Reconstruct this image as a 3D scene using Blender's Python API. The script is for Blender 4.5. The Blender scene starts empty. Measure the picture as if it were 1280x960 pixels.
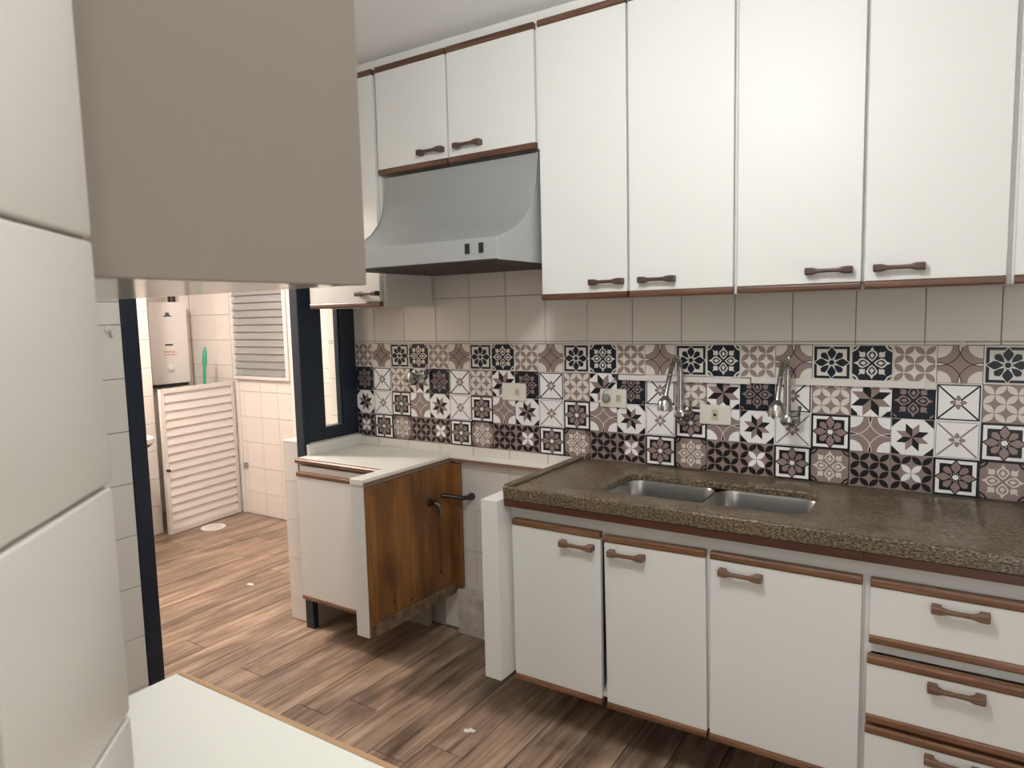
import bpy, bmesh, math, random
from mathutils import Vector, Matrix
random.seed(7)
PI = math.pi
scene = bpy.context.scene
COL = scene.collection

# ------------------------------------------------------------------ camera
F_PX, YAW, PITCH, ROLL = 874.93, 0.57997, -0.098612, -0.023765
CAM = Vector((2.6021, -2.5305, 1.4869))
fw = Vector((-math.sin(YAW) * math.cos(PITCH), math.cos(YAW) * math.cos(PITCH), math.sin(PITCH)))
rt = Vector((math.cos(YAW), math.sin(YAW), 0)); up = rt.cross(fw)
r2 = rt * math.cos(ROLL) + up * math.sin(ROLL); u2 = up * math.cos(ROLL) - rt * math.sin(ROLL)
cd = bpy.data.cameras.new('camera'); cam = bpy.data.objects.new('camera', cd); COL.objects.link(cam)
cam.matrix_world = Matrix(((r2.x, u2.x, -fw.x, CAM.x), (r2.y, u2.y, -fw.y, CAM.y), (r2.z, u2.z, -fw.z, CAM.z), (0, 0, 0, 1)))
cd.sensor_fit = 'HORIZONTAL'; cd.sensor_width = 36; cd.lens = F_PX / 1280 * 36
cd.clip_start = .01
cd.dof.use_dof = True; cd.dof.focus_distance = 2.7; cd.dof.aperture_fstop = 9.0
scene.camera = cam

# ------------------------------------------------------------------ world, exposure, lights
w = bpy.data.worlds.new('world'); scene.world = w; w.use_nodes = True
bg = w.node_tree.nodes['Background']; bg.inputs[0].default_value = (.97, .985, 1.0, 1); bg.inputs[1].default_value = 3.0
vs = scene.view_settings
vs.view_transform = 'Standard'; vs.look = 'None'; vs.gamma = 1; vs.use_curve_mapping = False
vs.exposure = -0.06
CEIL = 2.545
KLAMP = (1.93, -1.63)          # kitchen ceiling lamp
LLAMP = (-1.1, -.78)           # laundry ceiling lamp
def area(name, loc, size, power, color, target=None, shape='DISK'):
    l = bpy.data.lights.new(name, 'AREA'); l.shape = shape; l.size = size; l.energy = power; l.color = color
    o = bpy.data.objects.new(name, l); COL.objects.link(o); o.location = loc
    if target is not None:
        o.rotation_euler = (Vector(target) - Vector(loc)).to_track_quat('-Z', 'Y').to_euler()
    return o
def bulb(name, loc, rad, power, color):
    l = bpy.data.lights.new(name, 'POINT'); l.shadow_soft_size = rad; l.energy = power; l.color = color
    o = bpy.data.objects.new(name, l); COL.objects.link(o); o.location = loc
bulb('kitchen_lamp_light', (KLAMP[0], KLAMP[1], CEIL - .17), .10, 33.5, (.99, 1.0, 1.0))
bulb('laundry_lamp_light', (LLAMP[0], LLAMP[1], CEIL - .17), .11, 118, (1.0, .885, .81))

# ------------------------------------------------------------------ materials
MAT = {}
def new_mat(name):
    m = bpy.data.materials.new(name); m.use_nodes = True; MAT[name] = m
    return m, m.node_tree, m.node_tree.nodes['Principled BSDF']
def nd(t, typ, **kw):
    n = t.nodes.new(typ)
    for k, v in kw.items():
        if k in n.inputs: n.inputs[k].default_value = v
        else: setattr(n, k, v)
    return n
def plain(name, col, rough=.45, metal=0, spec=.5, bump=0, bscale=200, var=0, vscale=3):
    m, t, b = new_mat(name)
    b.inputs['Base Color'].default_value = (*col, 1); b.inputs['Roughness'].default_value = rough
    b.inputs['Metallic'].default_value = metal; b.inputs['Specular IOR Level'].default_value = spec
    if bump or var:
        tc = nd(t, 'ShaderNodeTexCoord')
    if bump:
        n = nd(t, 'ShaderNodeTexNoise', Scale=bscale, Detail=3.0); t.links.new(tc.outputs['Object'], n.inputs['Vector'])
        bp = nd(t, 'ShaderNodeBump', Strength=bump, Distance=.002); t.links.new(n.outputs['Fac'], bp.inputs['Height'])
        t.links.new(bp.outputs['Normal'], b.inputs['Normal'])
    if var:
        n = nd(t, 'ShaderNodeTexNoise', Scale=vscale, Detail=5.0); t.links.new(tc.outputs['Object'], n.inputs['Vector'])
        r = nd(t, 'ShaderNodeValToRGB'); r.color_ramp.elements[0].position = .3; r.color_ramp.elements[1].position = .7
        r.color_ramp.elements[0].color = (*[c * (1 - var) for c in col], 1); r.color_ramp.elements[1].color = (*[min(1, c * (1 + var)) for c in col], 1)
        t.links.new(n.outputs['Fac'], r.inputs['Fac']); t.links.new(r.outputs['Color'], b.inputs['Base Color'])
    return m
plain('laminate', (.75, .745, .71), .42, spec=.35, bump=.10, bscale=420)
plain('laminate_side', (.355, .315, .27), .5, bump=.12, bscale=420)  # beige laminate, darkened so its colour holds part of the panel's shade
plain('laminate_gloss', (.66, .63, .57), .16)
plain('formica', (.82, .815, .74), .35, bump=.08, bscale=400)
plain('white_tile', (.76, .72, .66), .22, var=.03, vscale=4)
plain('grey_tile', (.68, .65, .61), .22, var=.03, vscale=4)
plain('laundry_tile', (.78, .72, .66), .25, var=.03, vscale=4)
plain('grout', (.36, .33, .30), .9)
plain('near_tile', (.78, .75, .70), .30, var=.02, vscale=2)
plain('near_grout', (.40, .38, .35), .8)
plain('plaster', (.87, .88, .89), .8)
plain('navy_paint', (.008, .017, .033), .38, bump=.1, bscale=60)
plain('steel', (.42, .42, .41), .30, metal=1)
plain('chrome', (.46, .455, .44), .20, metal=1)
plain('dark_metal', (.07, .055, .045), .4, metal=.8)
plain('hood_grey', (.38, .39, .38), .42, metal=.35, var=.03, vscale=2)
plain('hood_edge', (.43, .445, .44), .4, metal=.3)
plain('black_plastic', (.012, .012, .013), .4)
plain('grey_plastic', (.30, .30, .29), .5)
plain('ivory_plastic', (.76, .73, .645), .4)
plain('white_plastic', (.74, .70, .66), .35)
plain('white_paint', (.78, .74, .68), .5)
plain('aluminium', (.56, .565, .57), .24, metal=.65, bump=.9, bscale=60)
plain('white_aluminium', (.74, .70, .66), .42, metal=.15)
plain('green_plastic', (.03, .33, .20), .4)
plain('brown_edge', (.20, .12, .075), .7)
plain('dark_inside', (.03, .028, .026), .9)
plain('dirty_white', (.52, .47, .41), .8, var=.3, vscale=14)
plain('dirty_wood', (.15, .10, .06), .8, var=.5, vscale=25)
plain('aged_plastic', (.60, .52, .36), .4)
plain('old_brass', (.16, .13, .10), .35, metal=.9)
plain('paper', (.75, .70, .64), .8)
plain('red_print', (.55, .06, .06), .6)
plain('dark_print', (.02, .05, .05), .6)
plain('print_cream', (.72, .68, .62), .32, spec=.3)
plain('print_white', (.90, .885, .875), .32, spec=.3)
plain('print_taupe', (.30, .222, .20), .32, spec=.3)
plain('print_navy', (.010, .016, .027), .30, spec=.3)
plain('print_black', (.012, .012, .014), .30, spec=.3)
m, t, b = new_mat('lamp_diffuser')
b.inputs['Base Color'].default_value = (.9, .9, .88, 1); b.inputs['Emission Color'].default_value = (1, .95, .88, 1); b.inputs['Emission Strength'].default_value = 3
m, t, b = new_mat('pane_glass')
b.inputs['Base Color'].default_value = (.93, .97, .94, 1); b.inputs['Roughness'].default_value = .08
b.inputs['Transmission Weight'].default_value = 1; b.inputs['IOR'].default_value = 1.02

def wood(name, c0, c1, c2, axis='x', scale=1.0, rough=.45, stain=0):
    m, t, b = new_mat(name)
    tc = nd(t, 'ShaderNodeTexCoord'); oi = nd(t, 'ShaderNodeObjectInfo')
    ad = nd(t, 'ShaderNodeVectorMath', operation='ADD'); t.links.new(tc.outputs['Object'], ad.inputs[0])
    ml = nd(t, 'ShaderNodeMath', operation='MULTIPLY'); ml.inputs[1].default_value = 37.0; t.links.new(oi.outputs['Random'], ml.inputs[0])
    t.links.new(ml.outputs[0], ad.inputs[1])
    mp = nd(t, 'ShaderNodeMapping'); s = [26 * scale] * 3; s['xyz'.index(axis)] = 1.6 * scale; mp.inputs['Scale'].default_value = s
    t.links.new(ad.outputs[0], mp.inputs['Vector'])
    n = nd(t, 'ShaderNodeTexNoise', Scale=1.0, Detail=7.0, Roughness=.62, Distortion=.6); t.links.new(mp.outputs[0], n.inputs['Vector'])
    r = nd(t, 'ShaderNodeValToRGB'); e = r.color_ramp.elements
    e[0].position = .28; e[0].color = (*c0, 1); e[1].position = .72; e[1].color = (*c2, 1); k = e.new(.5); k.color = (*c1, 1)
    t.links.new(n.outputs['Fac'], r.inputs['Fac'])
    out = r.outputs['Color']
    if stain:
        n2 = nd(t, 'ShaderNodeTexNoise', Scale=5.0, Detail=5.0, Roughness=.6); mp2 = nd(t, 'ShaderNodeMapping')
        s2 = [1.5, 1.5, 1.5]; s2['xyz'.index(axis)] = .55; mp2.inputs['Scale'].default_value = s2
        t.links.new(ad.outputs[0], mp2.inputs['Vector']); t.links.new(mp2.outputs[0], n2.inputs['Vector'])
        r2_ = nd(t, 'ShaderNodeValToRGB'); r2_.color_ramp.elements[0].position = .32; r2_.color_ramp.elements[1].position = .62
        r2_.color_ramp.elements[0].color = (1 - stain,) * 3 + (1,); r2_.color_ramp.elements[1].color = (1, 1, 1, 1)
        t.links.new(n2.outputs['Fac'], r2_.inputs['Fac'])
        mx = nd(t, 'ShaderNodeMix', data_type='RGBA', blend_type='MULTIPLY'); mx.inputs['Factor'].default_value = 1
        t.links.new(out, mx.inputs['A']); t.links.new(r2_.outputs['Color'], mx.inputs['B']); out = mx.outputs['Result']
    t.links.new(out, b.inputs['Base Color']); b.inputs['Roughness'].default_value = rough
    bp = nd(t, 'ShaderNodeBump', Strength=.12, Distance=.002); t.links.new(n.outputs['Fac'], bp.inputs['Height']); t.links.new(bp.outputs['Normal'], b.inputs['Normal'])
    return m
wood('trim_wood', (.10, .043, .019), (.18, .083, .038), (.28, .145, .075), 'x', 2.2, .36)
wood('strip_wood', (.045, .014, .008), (.075, .025, .013), (.11, .04, .02), 'x', 2.0, .40)
wood('handle_wood', (.10, .05, .028), (.165, .088, .052), (.23, .13, .08), 'x', 2.5, .38)
wood('upper_trim_wood', (.065, .029, .018), (.12, .056, .034), (.19, .10, .062), 'x', 2.2, .34)
wood('upper_handle_wood', (.05, .026, .02), (.08, .042, .032), (.12, .065, .05), 'x', 2.5, .36)
wood('light_edge_wood', (.36, .21, .10), (.46, .28, .145), (.55, .35, .20), 'x', 1.6, .45)
wood('plywood', (.15, .055, .012), (.25, .105, .026), (.36, .165, .05), 'z', .8, .55, stain=.62)
wood('plank', (.085, .046, .026), (.36, .245, .17), (.57, .425, .32), 'y', 1.15, .32, stain=.60)

m, t, b = new_mat('granite')
tc = nd(t, 'ShaderNodeTexCoord')
mp = nd(t, 'ShaderNodeMapping'); mp.inputs['Scale'].default_value = (1, 1.6, 1.6); t.links.new(tc.outputs['Object'], mp.inputs['Vector'])
n1 = nd(t, 'ShaderNodeTexNoise', Scale=120.0, Detail=3.0, Roughness=.7); t.links.new(mp.outputs[0], n1.inputs['Vector'])
r = nd(t, 'ShaderNodeValToRGB'); e = r.color_ramp.elements
e[0].position = .33; e[0].color = (.012, .010, .008, 1); e[1].position = .68; e[1].color = (.46, .36, .23, 1)
for p_, c_ in ((.43, (.05, .038, .026)), (.50, (.15, .115, .078)), (.58, (.25, .19, .12))):
    k = e.new(p_); k.color = (*c_, 1)
t.links.new(n1.outputs['Fac'], r.inputs['Fac'])
n2 = nd(t, 'ShaderNodeTexNoise', Scale=6.0, Detail=4.0); t.links.new(tc.outputs['Object'], n2.inputs['Vector'])
r3 = nd(t, 'ShaderNodeValToRGB'); r3.color_ramp.elements[0].color = (.62, .60, .57, 1); r3.color_ramp.elements[1].color = (.98, .95, .86, 1)
t.links.new(n2.outputs['Fac'], r3.inputs['Fac'])
mx = nd(t, 'ShaderNodeMix', data_type='RGBA', blend_type='MULTIPLY'); mx.inputs['Factor'].default_value = 1
t.links.new(r.outputs['Color'], mx.inputs['A']); t.links.new(r3.outputs['Color'], mx.inputs['B'])
t.links.new(mx.outputs['Result'], b.inputs['Base Color']); b.inputs['Roughness'].default_value = .28

# ------------------------------------------------------------------ builders
def tag(o, label=None, cat=None, group=None, kind=None):
    if label: o['label'] = label
    if cat: o['category'] = cat
    if group: o['group'] = group
    if kind: o['kind'] = kind
    return o
def empty(name, loc, label, cat, group=None, rz=0):
    o = bpy.data.objects.new(name, None); COL.objects.link(o); o.location = loc; o.rotation_euler = (0, 0, rz)
    o.empty_display_size = .05
    return tag(o, label, cat, group)
class MB:
    def __init__(s): s.bm = bmesh.new(); s.mats = []; s.smooth = False
    def mi(s, mat):
        if mat is None: return 0
        if mat not in s.mats: s.mats.append(mat)
        return s.mats.index(mat)
    def faces(s, vs, fs, mat=None):
        i = s.mi(mat); v = [s.bm.verts.new(p) for p in vs]
        for f in fs:
            try: s.bm.faces.new([v[k] for k in f]).material_index = i
            except ValueError: pass
        return s
    def box(s, x0, x1, y0, y1, z0, z1, mat=None):
        v = [(x, y, z) for x in (x0, x1) for y in (y0, y1) for z in (z0, z1)]
        return s.faces(v, [(0, 1, 3, 2), (4, 6, 7, 5), (0, 4, 5, 1), (2, 3, 7, 6), (0, 2, 6, 4), (1, 5, 7, 3)], mat)
    def loft(s, rings, mat=None, cap=True, close=False):
        i = s.mi(mat); R = [[s.bm.verts.new(p) for p in r] for r in rings]; n = len(R[0])
        pairs = list(zip(R, R[1:])) + ([(R[-1], R[0])] if close else [])
        for a, b_ in pairs:
            for k in range(n):
                s.bm.faces.new((a[k], a[(k + 1) % n], b_[(k + 1) % n], b_[k])).material_index = i
        if cap and not close:
            s.bm.faces.new(R[0][::-1]).material_index = i; s.bm.faces.new(R[-1]).material_index = i
        return s
    def prism(s, pts, axis, a0, a1, mat=None):
        def mk(a, p):
            return (a, p[0], p[1]) if axis == 'x' else (p[0], a, p[1]) if axis == 'y' else (p[0], p[1], a)
        return s.loft([[mk(a0, p) for p in pts], [mk(a1, p) for p in pts]], mat)
    def tube(s, path, rad, mat=None, n=12):
        P = [Vector(p) for p in path]; rings = []; up_ = None
        for k, p in enumerate(P):
            d = (P[min(k + 1, len(P) - 1)] - P[max(k - 1, 0)]).normalized()
            if up_ is None: up_ = Vector((0, 0, 1)) if abs(d.z) < .9 else Vector((1, 0, 0))
            a = d.cross(up_).normalized(); up_ = a.cross(d).normalized()
            r_ = rad[k] if isinstance(rad, (list, tuple)) else rad
            rings.append([p + a * math.cos(q * 2 * PI / n) * r_ + up_ * math.sin(q * 2 * PI / n) * r_ for q in range(n)])
        s.smooth = True
        return s.loft(rings, mat)
    def lathe(s, prof, c, axis=(0, 0, 1), mat=None, n=24):
        ax = Vector(axis).normalized(); c = Vector(c)
        a = ax.orthogonal().normalized(); b_ = ax.cross(a)
        s.smooth = True
        return s.loft([[c + ax * h + (a * math.cos(q * 2 * PI / n) + b_ * math.sin(q * 2 * PI / n)) * max(r_, 1e-4) for q in range(n)] for r_, h in prof], mat)
    def mesh(s, name, mat=None, bevel=0, seg=2):
        bm = s.bm
        bmesh.ops.recalc_face_normals(bm, faces=bm.faces)
        if bevel:
            ed = [e_ for e_ in bm.edges if len(e_.link_faces) == 2 and e_.calc_face_angle(0) > .5]
            bmesh.ops.bevel(bm, geom=ed, offset=bevel, segments=seg, affect='EDGES', profile=.5, clamp_overlap=True)
        me = bpy.data.meshes.new(name); bm.to_mesh(me); bm.free()
        for k in (s.mats or [mat]): me.materials.append(MAT[k])
        if s.smooth or (bevel and seg > 2):
            for p in me.polygons: p.use_smooth = True
            me.set_sharp_from_angle(angle=math.radians(38 if not bevel else 24))
        return me
    def build(s, name, mat=None, parent=None, bevel=0, loc=None, rot=None, label=None, seg=2):
        o = bpy.data.objects.new(name, s.mesh(name, mat, bevel, seg)); COL.objects.link(o)
        if parent: o.parent = parent
        if loc: o.location = loc
        if rot: o.rotation_euler = rot
        if label: o['label'] = label
        return o
def put(name, me, parent=None, loc=(0, 0, 0), rot=(0, 0, 0)):
    o = bpy.data.objects.new(name, me); COL.objects.link(o); o.parent = parent; o.location = loc; o.rotation_euler = rot
    return o
def copy_tree(o, parent=None):
    c = o.copy(); COL.objects.link(c); c.parent = parent
    for ch in list(o.children): copy_tree(ch, c)
    return c
def bx(name, ext, mat, parent=None, bevel=0, label=None):
    return MB().box(*ext).build(name, mat, parent, bevel, label=label)
def struct(o): o['kind'] = 'structure'; return o

# ------------------------------------------------------------------ setting: floor, ceiling, walls
XR, YB, XL = 3.25, -3.3, -2.75
YN = -2.238                       # near wall plane
floor = struct(bx('floor', (XL, XR, YB, .82, -.06, -.006), 'dark_inside'))
PW = .15; plank_cache = {}
def plank(x, y0, y1):
    L = round(y1 - y0, 3)
    if L not in plank_cache:
        plank_cache[L] = MB().box(-PW / 2 + .0014, PW / 2 - .0014, 0.0012, L - .0012, -.012, 0).mesh('plank', 'plank', .0012, 1)
    return put('plank', plank_cache[L], floor, (x, y0, 0))
k0 = math.floor((XL - .614) / PW)
i = 0
for k in range(k0, 50):
    x = .614 + PW * (k + .5)
    if x > XR: break
    lo = -2.9 if x > 0 else -1.75
    hi = .8 if x < -.1 else 0.0
    y = lo - (.17 + .43 * ((k * 5) % 7) / 7.0)
    while y < hi:
        a, b_ = max(y, lo), min(y + 1.18, hi)
        if b_ - a > .03: plank(x, a, b_)
        y += 1.18
struct(bx('ceiling', (XL, XR, YB, .85, CEIL, CEIL + .1), 'plaster'))

tile_cache = {}
def tile_mesh(wd, ht, mat, th=.007):
    key = (round(wd, 3), round(ht, 3), mat, th)
    if key not in tile_cache:
        tile_cache[key] = MB().box(-wd / 2, wd / 2, 0, th, -ht / 2, ht / 2).mesh('tile', mat, .0012, 1)
    return tile_cache[key]
def tiles(parent, org, rz, us, vs_, mat, gap=.0026, th=.007, skip=None):
    """tile field; local +x runs along the wall, faces look along local -y"""
    cx, sx = math.cos(rz), math.sin(rz)
    for a0, a1 in zip(us, us[1:]):
        for b0, b1 in zip(vs_, vs_[1:]):
            if skip and skip(a0, a1, b0, b1): continue
            uc = (a0 + a1) / 2
            put('tile', tile_mesh(a1 - a0 - gap, b1 - b0 - gap, mat, th), parent, (org[0] + cx * uc, org[1] + sx * uc, (b0 + b1) / 2), (0, 0, rz))
def joints(lo, hi, first, pitch):
    out = [lo]; k = math.ceil((lo - first) / pitch - 1e-6)
    while first + k * pitch < hi - .012:
        v = first + k * pitch
        if v > lo + .012: out.append(v)
        k += 1
    return out + [hi]
TP = .195
# back wall (patterned stickers and white tiles)
wall_back = struct(bx('wall_back', (-.2, XR, .005, .2, 0, CEIL), 'grout'))
ST, SW, SH = 1.362, .12, .11706
SB = ST - 4 * SH
tiles(wall_back, (0, 0), 0, joints(-.2, XR, .139, .1955), [ST, 1.373, 1.568, 1.763, 1.958], 'white_tile', skip=lambda a, b, c, d: c > 1.56 and (a > 1.35 or b < .5))
tiles(wall_back, (0, 0), 0, joints(-.2, 1.3, .139, .1955), [.788, SB], 'white_tile')
tiles(wall_back, (0, 0), 0, joints(.53, 1.31, .139, .1955), [.008, .203, .398, .593, .788], 'grey_tile')
tiles(wall_back, (0, 0), 0, [-.2, -.056], [SB, .983, 1.178, ST], 'white_tile')
tiles(wall_back, (0, 0), 0, [-.056, -.002], [SB, .983, 1.178, ST], 'white_tile')

# --- printed patterns, drawn as flat inlaid shapes in a unit square (-1..1), layered by tenths of a millimetre
def ngon(cx, cy, r_, n=16, a0=0): return [(cx + r_ * math.cos(a0 + 2 * PI * k / n), cy + r_ * math.sin(a0 + 2 * PI * k / n)) for k in range(n)]
def rect(x0, x1, y0, y1): return [(x0, y0), (x1, y0), (x1, y1), (x0, y1)]
def lens(ax, ay, bx_, by, wd, n=6):
    dx, dy = bx_ - ax, by - ay; L = math.hypot(dx, dy); nx, ny = -dy / L, dx / L
    T = [k / n for k in range(n + 1)]
    f = lambda t_: wd * math.sin(PI * t_) ** .8 if 0 < t_ < 1 else 0
    return [(ax + dx * t_ + nx * f(t_), ay + dy * t_ + ny * f(t_)) for t_ in T] + [(ax + dx * t_ - nx * f(t_), ay + dy * t_ - ny * f(t_)) for t_ in T[-2:0:-1]]
def rot(pts, a): return [(x * math.cos(a) - y * math.sin(a), x * math.sin(a) + y * math.cos(a)) for x, y in pts]
def arcband(cx, cy, r0, r1, a0, a1, n=10):
    A = [a0 + (a1 - a0) * k / n for k in range(n + 1)]
    return [(cx + r1 * math.cos(a), cy + r1 * math.sin(a)) for a in A] + [(cx + r0 * math.cos(a), cy + r0 * math.sin(a)) for a in A[::-1]]
def pie(cx, cy, r_, a0, n=10): return [(cx, cy)] + [(cx + r_ * math.cos(a0 + PI / 2 * k / n), cy + r_ * math.sin(a0 + PI / 2 * k / n)) for k in range(n + 1)]
CORN = [(-1, -1, 0), (1, -1, PI / 2), (1, 1, PI), (-1, 1, 3 * PI / 2)]
FULL = rect(-1, 1, -1, 1)
def petals(mat, central=None, s=.98):
    L = []
    for qx in (-.5, .5):
        for qy in (-.5, .5):
            for ax, ay in ((-.5, -.5), (.5, -.5), (.5, .5), (-.5, .5)):
                m_ = central if central and abs(qx + ax) < .1 and abs(qy + ay) < .1 else mat
                L.append((m_, [(x * s, y * s) for x, y in lens(qx + ax * .03, qy + ay * .03, qx + ax * .98, qy + ay * .98, .165)]))
    return L
def P_petal(bgc, fg, central=None): return [[(bgc, FULL)], petals(fg, central)]
def P_cross(corner, body, line, tip):
    A = [[(body, FULL)], [(corner, pie(x, y, .65, a)) for x, y, a in CORN]]
    A.append([(tip, rot([(.58, 0), (.78, .05), (1, .085), (1, -.085), (.78, -.05)], a)) for a in (0, PI / 2, PI, 3 * PI / 2)])
    A.append([(line, [(min(1, max(-1, px)), min(1, max(-1, py))) for px, py in arcband(x, y, 1.06, 1.105, a, a + PI / 2, 14)]) for x, y, a in CORN])
    return A
BIG = [(0, .10), (.23, .42), (.275, .60), (0, .985), (-.275, .60), (-.23, .42)]
SML = [(0, .14), (.20, .45), (.20, .70), (0, .84), (-.20, .70), (-.20, .45)]
def scl(p, c, f): return [(c[0] + (x - c[0]) * f, c[1] + (y - c[1]) * f) for x, y in p]
def flower(pet, outl, centre, f=.79):
    L1, L2 = [], []
    for k in range(4):
        L1 += [(outl, rot(SML, PI / 4 + k * PI / 2))]; L2 += [(pet, rot(scl(SML, (0, .5), f), PI / 4 + k * PI / 2))]
    M1 = [(outl, rot(BIG, k * PI / 2)) for k in range(4)]; M2 = [(pet, rot(scl(BIG, (0, .55), f), k * PI / 2)) for k in range(4)]
    return [L1, L2, M1, M2, [(outl, ngon(0, 0, .19))], [(centre, ngon(0, 0, .145))]]
def P_flower_a():     # dark flower, dark square frame on cream
    return [[('print_cream', FULL)], [('print_navy', rect(-.93, .93, -.93, .93))], [('print_cream', rect(-.78, .78, -.78, .78))],
            [('print_navy', rect(-.10, .10, -.93, .93)), ('print_navy', rect(-.93, -.10, -.10, .10)), ('print_navy', rect(.10, .93, -.10, .10))]] + flower('print_navy', 'print_cream', 'print_navy', .84)
def P_flower_b():     # taupe flower, black corners, white inner frame
    return [[('print_black', FULL)], [('print_white', rect(-.92, .92, -.92, .92))],
            [('print_black', rect(sx * .42 - .32, sx * .42 + .32, sy * .42 - .32, sy * .42 + .32)) for sx in (-1, 1) for sy in (-1, 1)]] + flower('print_taupe', 'print_black', 'print_white')
def P_damask(bgc, field, fg, curl):
    A = [[(bgc, FULL)], [(field, ngon(0, 0, 1.0, 8, PI / 8) if field != bgc else ngon(0, 0, .2))]]
    if field != bgc: A[1] = [(field, [(x * .99, y * .99) for x, y in [(-.62, -1), (.62, -1), (.74, -.8), (.8, -.74), (1, -.62), (1, .62), (.8, .74), (.74, .8), (.62, 1), (-.62, 1), (-.74, .8), (-.8, .74), (-1, .62), (-1, -.62), (-.8, -.74), (-.74, -.8)]])]
    o1, o2, o3, o4 = [], [], [], []
    for k in range(4):
        a = k * PI / 2
        o1.append((fg, rot([(0, .08), (.13, .2), (.26, .42), (.20, .58), (.10, .64), (0, .84), (-.10, .64), (-.20, .58), (-.26, .42), (-.13, .2)], a)))
        o2.append((field, rot([(0, .17), (.10, .26), (.18, .42), (.12, .54), (0, .62), (-.12, .54), (-.18, .42), (-.10, .26)], a)))
        o3.append((fg, rot([(0, .26), (.07, .33), (.10, .42), (.05, .47), (0, .56), (-.05, .47), (-.10, .42), (-.07, .33)], a)))
        o3.append((fg, rot([(0, .44), (.05, .50), (.13, .56), (.17, .66), (.10, .70), (.05, .74), (0, .88), (-.05, .74), (-.10, .70), (-.17, .66), (-.13, .56), (-.05, .50)], a + PI / 4)))
        o4.append((curl, rot(arcband(.98, .98, .16, .22, PI, PI * 1.5, 6), a)))
        o4.append((curl, rot(ngon(.87, .87, .06, 8), a)))
    o1, o2, o3 = ([(m_, [(x * 1.1, y * 1.1) for x, y in p_]) for m_, p_ in L_] for L_ in (o1, o2, o3))
    return A + [o1, o2, o3, o4]
def P_star(sc, bgc):
    out = [[(bgc, FULL)]]
    tri = [[(-1, -1), (-.52, -1), (-1, -.52)]]
    cl = [('print_black', rot(tri[0], k * PI / 2)) for k in range(4)]
    if sc > .9:
        cl += [('print_white', rot([(-.66, -.98), (-.50, -.98), (-.70, -.74)], k * PI / 2)) for k in range(4)]
    out.append(cl[:4])
    if sc > .9: out.append(cl[4:])
    rh = []
    for k in range(8):
        c_ = 'print_black' if k % 2 == 0 else 'print_taupe'
        a = k * PI / 4
        # half rhombi, pinwheel colouring
        p0 = (0, 0); p1 = (sc * .56 * math.cos(a), sc * .56 * math.sin(a)); p2 = (sc * 1.02 * math.cos(a + PI / 8), sc * 1.02 * math.sin(a + PI / 8)); p3 = (sc * .56 * math.cos(a + PI / 4), sc * .56 * math.sin(a + PI / 4))
        rh.append((c_, [p0, p1, p2, p3]))
    out.append(rh)
    return out
def P_diag(line, border):
    A = [[('print_white', FULL)]]
    bw = .07 if border == 'print_black' else .03
    A.append([(border, rect(-.97, .97, .97 - bw, .97)), (border, rect(-.97, .97, -.97, -.97 + bw)), (border, rect(-.97, -.97 + bw, -.97 + bw, .97 - bw)), (border, rect(.97 - bw, .97, -.97 + bw, .97 - bw))])
    A.append([(line, rot(rect(.16, 1.26, -.042, .042), PI / 4 + k * PI / 2)) for k in range(4)])
    A.append([('print_taupe', rot(lens(.05, 0, .40, 0, .115), k * PI / 2)) for k in range(4)])
    A.append([('print_cream', ngon(0, 0, .10, 10))])
    return A
PAT = dict(
    a=P_petal('print_cream', 'print_taupe'), b=P_cross('print_cream', 'print_taupe', 'print_black', 'print_cream'),
    c=P_flower_a(), d=P_damask('print_cream', 'print_navy', 'print_cream', 'print_navy'),
    e=P_damask('print_black', 'print_navy', 'print_taupe', 'print_taupe'), f=P_diag('print_black', 'print_black'),
    g=P_petal('print_taupe', 'print_cream'), h=P_star(1.05, 'print_white'),
    i=P_star(.82, 'print_white'), j=P_diag('print_taupe', 'print_taupe'), k=P_flower_b(), l=P_cross('print_white', 'print_taupe', 'print_cream', 'print_black'),
    m=P_petal('print_taupe', 'print_black', 'print_white'), o=P_damask('print_black', 'print_taupe', 'print_cream', 'print_taupe'), q=P_petal('print_taupe', 'print_black'))
def pattern_mesh(key):
    B = MB(); hx, hz = SW / 2 - .0006, SH / 2 - .0006
    for li, layer in enumerate(PAT[key]):
        y = -.0008 - .00012 * li
        if li == 0:
            B.box(-hx, hx, -.0008, .005, -hz, hz, layer[0][0]); continue
        for mat, pts in layer:
            B.faces([(px * hx * .985, y, pz * hz * .985) for px, pz in pts], [tuple(range(len(pts)))], mat)
    bm = B.bm
    bmesh.ops.recalc_face_normals(bm, faces=bm.faces)
    for f in bm.faces:
        if abs(f.normal.y) > .9 and f.calc_center_median().y < -.0005 and f.normal.y > 0: f.normal_flip()
    me = bpy.data.meshes.new('patterned_tile'); bm.to_mesh(me); bm.free()
    for k in B.mats: me.materials.append(MAT[k])
    return me
PM = {k: pattern_mesh(k) for k in PAT}
ROWS = ['abcd', 'efgh', 'ijkl', 'mkoq']
for rI, seq in enumerate(ROWS):
    for c in range(27):
        put('patterned_tile', PM[seq[c % 4]], wall_back, (SW * (c + .5), 0, ST - SH * (rI + .5)))

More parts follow.
